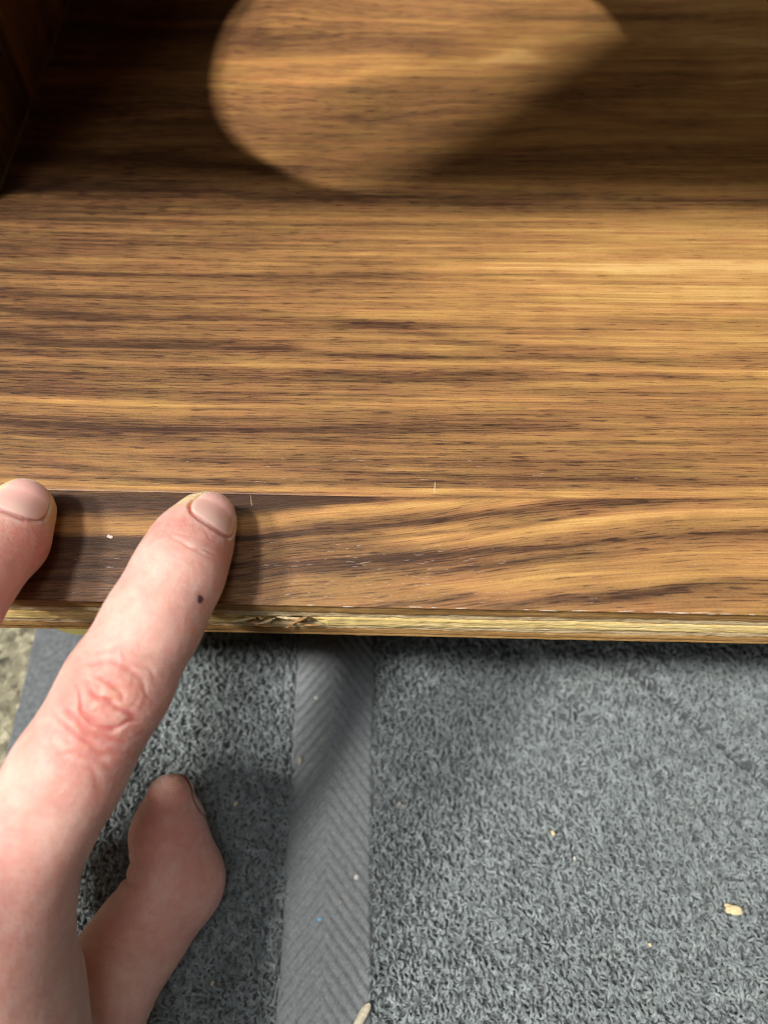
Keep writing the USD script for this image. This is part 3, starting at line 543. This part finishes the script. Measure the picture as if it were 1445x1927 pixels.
THUMB = [(-48.2, -28.5, 41.6, 5.2), (-48.9, -35.2, 36.2, 8.0), (-46.6, -45.2, 31.3, 10.0), (-52.4, -55.5, 34.2, 9.6), (-58.0, -67.2, 41.9, 11), (-66.0, -80.7, 53.3, 15)]
W1, W2, WEB = (-61.9, -96.2, 56.9, 19), (-82.3, -94.7, 62.4, 19), (-64.4, -61.4, 68.1, 12)
W1b, W2b = (-66, -150, 40, 21), (-86, -150, 44, 21)
def cone(P, a, b):
    a, b = np.array(a, float), np.array(b, float); ba = b[:3] - a[:3]; l2 = ba @ ba
    t = np.clip(((P - a[:3]) @ ba) / l2, 0, 1)
    return np.linalg.norm(P - a[:3] - t[..., None] * ba, axis=-1) - (a[3] + (b[3] - a[3]) * t)
def smin(a, b, k):
    h = np.maximum(k - np.abs(a - b), 0) / k; return np.minimum(a, b) - h * h * k * 0.25
def chain(P, C, k=2.0):
    d = None
    for a, b in zip(C[:-1], C[1:]):
        e = cone(P, a, b); d = e if d is None else smin(d, e, k)
    return d
def sdf(P):
    palm = None
    for a, b in ((INDEX[-1], W1), (MIDDLE[-1], W1), (MIDDLE[-1], W2), (RING[-1], W2), (LITTLE[-1], W2), (INDEX[-1], MIDDLE[-1]), (MIDDLE[-1], RING[-1]), (RING[-1], LITTLE[-1]), (WEB, W1), (WEB, INDEX[-1]), (W1, W1b), (W2, W2b)):
        e = cone(P, a, b); palm = e if palm is None else smin(palm, e, 6)
    th = smin(chain(P, THUMB, 2.5), cone(P, THUMB[-1], W1), 5)
    out = smin(palm, th, 5)
    for C in (INDEX, MIDDLE, RING, LITTLE): out = smin(out, chain(P, C), 3.2)
    # fingertips press flat on the shelf
    flat = (BT + 0.12) - P[..., 2]
    near = P[..., 1] > -0.8
    out = np.where(near & (P[..., 2] < BT + 3), np.maximum(out, flat + 0 * out), out)
    return out
def surface_net(f, lo, hi, h):
    lo, hi = np.array(lo, float), np.array(hi, float); n = np.ceil((hi - lo) / h).astype(int) + 1
    ax = [lo[k] + h * np.arange(n[k]) for k in range(3)]
    V = np.empty(n, np.float32)
    for i in range(0, n[0], 16):
        V[i:i + 16] = f(np.stack(np.meshgrid(ax[0][i:i + 16], ax[1], ax[2], indexing='ij'), -1))
    S = V < 0; c = np.zeros(n - 1, int); acc = np.zeros((*(n - 1), 3)); cnt = np.zeros(n - 1)
    corners = [(a, b, d) for a in (0, 1) for b in (0, 1) for d in (0, 1)]
    sl = lambda o: tuple(slice(o[k], n[k] - 1 + o[k]) for k in range(3))
    for o in corners:
        for k in range(3):
            if o[k]: continue
            o2 = list(o); o2[k] = 1; v0, v1 = V[sl(o)], V[sl(o2)]; cross = (v0 < 0) != (v1 < 0)
            t = np.where(cross, v0 / np.where(cross, v0 - v1, 1), 0)
            for q in range(3): acc[..., q] += cross * (o[q] + (t if q == k else 0))
            cnt += cross
    act = cnt > 0; idx = np.full(n - 1, -1); idx[act] = np.arange(act.sum()); ijk = np.argwhere(act)
    verts = lo + h * (ijk + acc[act] / cnt[act][:, None]); faces = []
    for k in range(3):
        a, b = [(1, 2), (2, 0), (0, 1)][k]
        o2 = [0, 0, 0]; o2[k] = 1
        s0 = S[tuple(slice(0, n[q] - o2[q]) for q in range(3))]; s1 = S[tuple(slice(o2[q], n[q]) for q in range(3))]
        E = np.argwhere(s0 != s1); ok = (E[:, a] > 0) & (E[:, b] > 0) & (E[:, a] < n[a] - 1) & (E[:, b] < n[b] - 1); E = E[ok]
        da = np.zeros(3, int); da[a] = 1; db = np.zeros(3, int); db[b] = 1
        g = lambda e: idx[tuple(e.T)]
        q = np.stack([g(E - da - db), g(E - db), g(E), g(E - da)], 1); flip = ~s0[tuple(E.T)]
        q[flip] = q[flip][:, ::-1]; faces += [q[:, [0, 1, 2]], q[:, [0, 2, 3]]]
    return verts, np.concatenate(faces)
hv, hf = surface_net(sdf, (-118, -168, 14), (-20, 24, 120), 0.8)
hm = trimesh.Trimesh(hv, hf, process=False)
trimesh.smoothing.filter_taubin(hm, 0.5, -0.53, 12)
see = lambda p: (p[:, 1] > -90) & (p[:, 0] > -80)
fsel = np.nonzero(see(hm.triangles_center))[0]
vv, ff = trimesh.remesh.subdivide(hm.vertices, hm.faces, fsel)
hm = trimesh.Trimesh(vv, ff, process=False); hm.merge_vertices()
kn = [np.array(INDEX[4][:3]), np.array(INDEX[2][:3]), np.array(INDEX[3][:3])]
near_kn = np.min([np.linalg.norm(hm.triangles_center - k, axis=1) for k in kn], axis=0) < 14
vv, ff = trimesh.remesh.subdivide(hm.vertices, hm.faces, np.nonzero(near_kn & (hm.triangles_center[:, 2] > 92))[0])
hm = trimesh.Trimesh(vv, ff, process=False); hm.merge_vertices()
V = np.array(hm.vertices); N = np.array(hm.vertex_normals)
unit = lambda a: np.array(a, float) / np.linalg.norm(a)
def frame(p0, p1, toward):
    a = unit(np.array(p1[:3]) - np.array(p0[:3])); n = np.array(toward, float); n = unit(n - a * (n @ a)); return a, n, np.cross(a, n)
red, pale, disp = np.zeros(len(V)), np.zeros(len(V)), np.zeros(len(V))
ball = lambda c, r: np.exp(-(np.linalg.norm(V - np.array(c), axis=1) / r) ** 2)
def wrinkles(center, a, n, b, sets, amp):
    r = V - np.array(center); la, lb, ln = r @ a, r @ b, r @ n
    front = np.clip((N @ n - 0.1) / 0.4, 0, 1) * (np.linalg.norm(r, axis=1) < 20)
    out = np.zeros(len(V))
    for s0, curv, wid, dep, half, off in sets:
        line = s0 + curv * (lb - off) ** 2 + 1.5 * (meshkit.noise(np.stack([lb * 0.4 + 40, la * 0.25 + 40 + s0 * 3, 0 * lb], 1), 5) - 0.5) * 2
        out += dep * np.exp(-((la - line) / wid) ** 2) * np.exp(-(np.abs(lb - off) / half) ** 4)
    return -amp * out * front
# index: middle knuckle
a, n, b = frame(INDEX[5], INDEX[3], EYE - np.array(INDEX[4][:3])); b = -b if b[0] < 0 else b
kc = np.array(INDEX[4][:3]) + n * INDEX[4][3]; KN = (a, n, b, kc)
r = V - kc; la, lb = r @ a, r @ b; fr = np.clip((N @ n - 0.05) / 0.4, 0, 1) * (np.linalg.norm(r, axis=1) < 22)
disp += wrinkles(kc, a, n, b, [(-1.6, 0.055, 0.38, 0.9, 4.2, 0.6), (-3.6, 0.060, 0.36, 1.1, 5.0, 0.2), (-5.6, 0.05, 0.42, 0.7, 5.6, 0), (-7.6, 0.04, 0.5, 0.55, 6, .3), (-9.6, 0.03, .55, .35, 6, 0),
                                (-11.8, 0.03, .6, .3, 6, 0), (1.2, -0.05, 0.35, 0.55, 2.6, -1.0), (3.4, -0.05, 0.5, 0.45, 5, 0), (5.3, -0.045, 0.55, 0.32, 5.5, 0), (7.4, -0.04, 0.6, 0.2, 5.5, 0)], 0.48)
disp += fr * 0.42 * np.exp(-(la + 0.2) ** 2 / 9 - (lb - 0.2) ** 2 / 10) * (meshkit.noise(np.stack([la * 0.9 + 30, lb * 0.9 + 30, 0 * la], 1), 8) - 0.35)
rg = lambda u, v, s: 1 - np.abs(2 * meshkit.noise(np.stack([u + 60, v + 60, 0 * u], 1), s) - 1)
disp -= fr * 0.12 * np.exp(-((la + 2.5) / 8) ** 4 - (lb / 7) ** 4) * (rg(la / 1.1 + 0.03 * lb ** 2, lb / 3.2, 21) ** 5 + 0.7 * rg(la / 1.6 + lb / 2.4, lb / 2.2 - la / 3, 22) ** 6)
red += fr * (0.20 * np.exp(-((np.hypot(la + 1.8, lb * 0.95) - 4.2) / 2.6) ** 2) + 0.28 * np.exp(-(np.hypot(la + 4, lb) / 7) ** 2) + 0.18 * np.exp(-((la + 11) / 5) ** 2 - ((lb - 3) / 5) ** 2))
pale += fr * 0.10 * np.exp(-(np.hypot(la - 0.3, lb - 1) / 1.5) ** 2)
red += np.clip(-1.1 * disp, 0, 0.4) * fr
# index: end joint, faint slanting creases
a, n, b = frame(INDEX[2], INDEX[1], EYE - np.array(INDEX[2][:3])); b = -b if b[0] < 0 else b
dc = np.array(INDEX[2][:3]) + n * INDEX[2][3]
disp += wrinkles(dc, a, n, b, [(1.6, 0.0, 0.28, 0.8, 4.0, 0.2), (0.1, 0.01, 0.3, 0.5, 3.4, 0.8), (3.0, 0.0, 0.3, 0.35, 3, -1), (-1.8, 0.01, 0.35, 0.35, 3.6, 0), (-3.6, .01, .4, .25, 4, 0), (4.6, 0, .25, .3, 2.6, .5)], 0.24)
# thumb: inner fold at the bent joint, and the fold where it meets the palm
ip = np.array(THUMB[2][:3]); fold = ip + unit([-1, 0.1, 0.55]) * 9.0
ax_t = unit(np.array(THUMB[1][:3]) - np.array(THUMB[3][:3]))
for o, dep in ((-0.6, 0.75), (2.4, 0.28), (-3.0, 0.22)):
    q = (V - fold) @ ax_t - o; near = np.exp(-(np.linalg.norm(V - fold, axis=1) / 8.0) ** 4)
    disp -= dep * np.exp(-(q / 0.6) ** 2) * near
red += 0.24 * ball(ip, 24) + 0.22 * ball(fold, 8) + 0.2 * ball(np.array(THUMB[1][:3]), 9)
# colour of the skin: redder knuckles and web, yellowish where the tips are pressed
red += 0.55 * ball((-57, -47, 97), 10) + 0.10
for C in (INDEX, MIDDLE, RING, LITTLE):
    T, D = np.array(C[0][:3]), np.array(C[1][:3])
    s = (V - T) @ unit(T - D); rad = np.linalg.norm(V - T, axis=1)
    pale += 0.85 * np.clip((s + 4.0) / 4.0, 0, 1) * (rad < 14)
    red += 0.30 * np.exp(-((s + 7.5) / 3.5) ** 2) * (rad < 16)
red += 0.45 * (meshkit.fbm(V / 6.0 + 50, 4, 71) - 0.5)
red = np.clip(red, 0, 0.85); pale = np.clip(pale, 0, 0.8) * 1.0
disp += 0.05 * (meshkit.noise(V / 0.9 + 60, 72) - 0.5) + 0.05 * (meshkit.noise(V / 2.2 + 60, 73) - 0.5)

# nails: a bed pressed into the tip, and the plate as its own part
def march(o, d):
    t = np.full(len(d), 25.0)
    for _ in range(90): t = t - 0.6 * np.clip(sdf(o + d * t[:, None]), -1.5, 1.5)
    return o + d * t[:, None]
nails = []
def nail(P0, P1, toward, s0, s1, half, lift=0.10, groove=0.22):
    global disp, red, pale
    a, n, b = frame(P1, P0, toward); o = np.array(P0[:3]); S, T = np.meshgrid(np.linspace(-1, 1, 41), np.linspace(-1, 1, 35), indexing='ij')
    wid = half * (1 - 0.10 * (S < 0) * S ** 2 - 0.08 * (S > 0) * S ** 2)
    # squared disc: rounded ends
    x = S * np.sqrt(1 - 0.42 * T ** 2); y = T * np.sqrt(1 - 0.36 * S ** 2)
    s = (s0 + s1) / 2 + x * (s1 - s0) / 2; th = y * wid
    oo = o + a * np.minimum(s, 1.5)[..., None]
    dd = np.cos(th)[..., None] * n + np.sin(th)[..., None] * b + a * np.clip(s - 1.5, 0, 9)[..., None] * 0.16
    dd /= np.linalg.norm(dd, axis=-1, keepdims=True)
    p = march(oo.reshape(-1, 3), dd.reshape(-1, 3)); rr = np.maximum(np.abs(S), np.abs(T)).ravel()
    up = lift * (1 - 0.9 * np.clip((rr - 0.86) / 0.14, 0, 1) * (S.ravel() < 0.9)) + 0.16 * (1 - T.ravel() ** 2) * 1.0
    pn = p + dd.reshape(-1, 3) * up[:, None]
    tt, _ = cKDTree(p).query(V); on = tt < 1.6
    # groove round the plate, raised fold of skin outside it
    edge = p[(rr > 0.97)]; de, ie = cKDTree(edge).query(V); back = ((V - o) @ a) < s1 - 0.6
    inside = tt < 0.55
    disp = disp - groove * np.exp(-(de / 0.4) ** 2) * back + 0.9 * groove * np.exp(-((de - 0.9) / 0.55) ** 2) * (~inside) * back * (de < 3) - 0.12 * inside
    S_, T_ = S.ravel(), T.ravel()
    r_ = 0.25 + 0.45 * np.exp(-((S_ - 0.25) / 0.5) ** 2 - (T_ / 0.7) ** 2); pl = 0.05 + 0.45 * np.clip((np.abs(T_) - 0.72) / 0.28, 0, 1) + 0.9 * np.clip((S_ - 0.80) / 0.15, 0, 1) + 0.25 * np.exp(-((S_ + 0.72) / 0.22) ** 2 - (T_ / 0.6) ** 2)
    return pn, grid(41, 35), np.stack([np.clip(r_, 0, 1), np.clip(pl, 0, 1), 0 * r_], 1)
eye_of = lambda P: EYE - np.array(P[:3])
nails.append(nail(INDEX[0], INDEX[1], eye_of(INDEX[0]) * 0.012 + np.array([0.55, 0.4, 0.2]), -5.6, 4.2, 0.70))
nails.append(nail(MIDDLE[0], MIDDLE[1], eye_of(MIDDLE[0]) * 0.012 + np.array([0.0, 0.3, 0.3]), -5.4, 4.2, 0.72))
nails.append(nail(THUMB[0], THUMB[1], [1.0, 0.5, -1.3], -7.0, 4.6, 0.8, 0.03, 0.04))
V2 = V + N * disp[:, None]
person = xform('person')
tag(stage.GetPrimAtPath(person), "bare left hand pressing two fingertips on the shelf, thumb bent below its edge", 'person')
ff = np.array(hm.faces)
hp = obj('hand', (V2, ff), 'skin', person, smooth=True, attrs={'skin': np.stack([red, pale, 0 * red], 1)})
for k, (v, f, at) in enumerate(nails):
    p = obj('nail', (v, f[:, ::-1]), 'nail', hp, smooth=True, attrs={'skin': at})
ml = trimesh.creation.icosphere(3, 1.0)
MOLE = (-29.4, -3.8, 103.3)
# mole on the side of the index finger: nearest skin point along the finger
ray = np.array(MOLE) - EYE; ray /= np.linalg.norm(ray)
rel = V2 - EYE; along = rel @ ray; off = np.linalg.norm(rel - along[:, None] * ray, axis=1); cand = np.nonzero(off < 0.6)[0]; best = cand[np.argmin(along[cand])]
mo = ml.vertices * [0.62, 0.62, 0.22]; zax = N[best]; xax = unit(np.cross(zax, [0, 1, 0.3])); yax = np.cross(zax, xax)
mo = mo * (1 + 0.25 * (meshkit.noise(ml.vertices * 1.5 + 9, 4)[:, None] - .5) * 2)
p = obj('mole', (V2[best] + mo[:, :1] * xax + mo[:, 1:2] * yax + mo[:, 2:] * zax, ml.faces), 'mole_skin', hp, smooth=True)
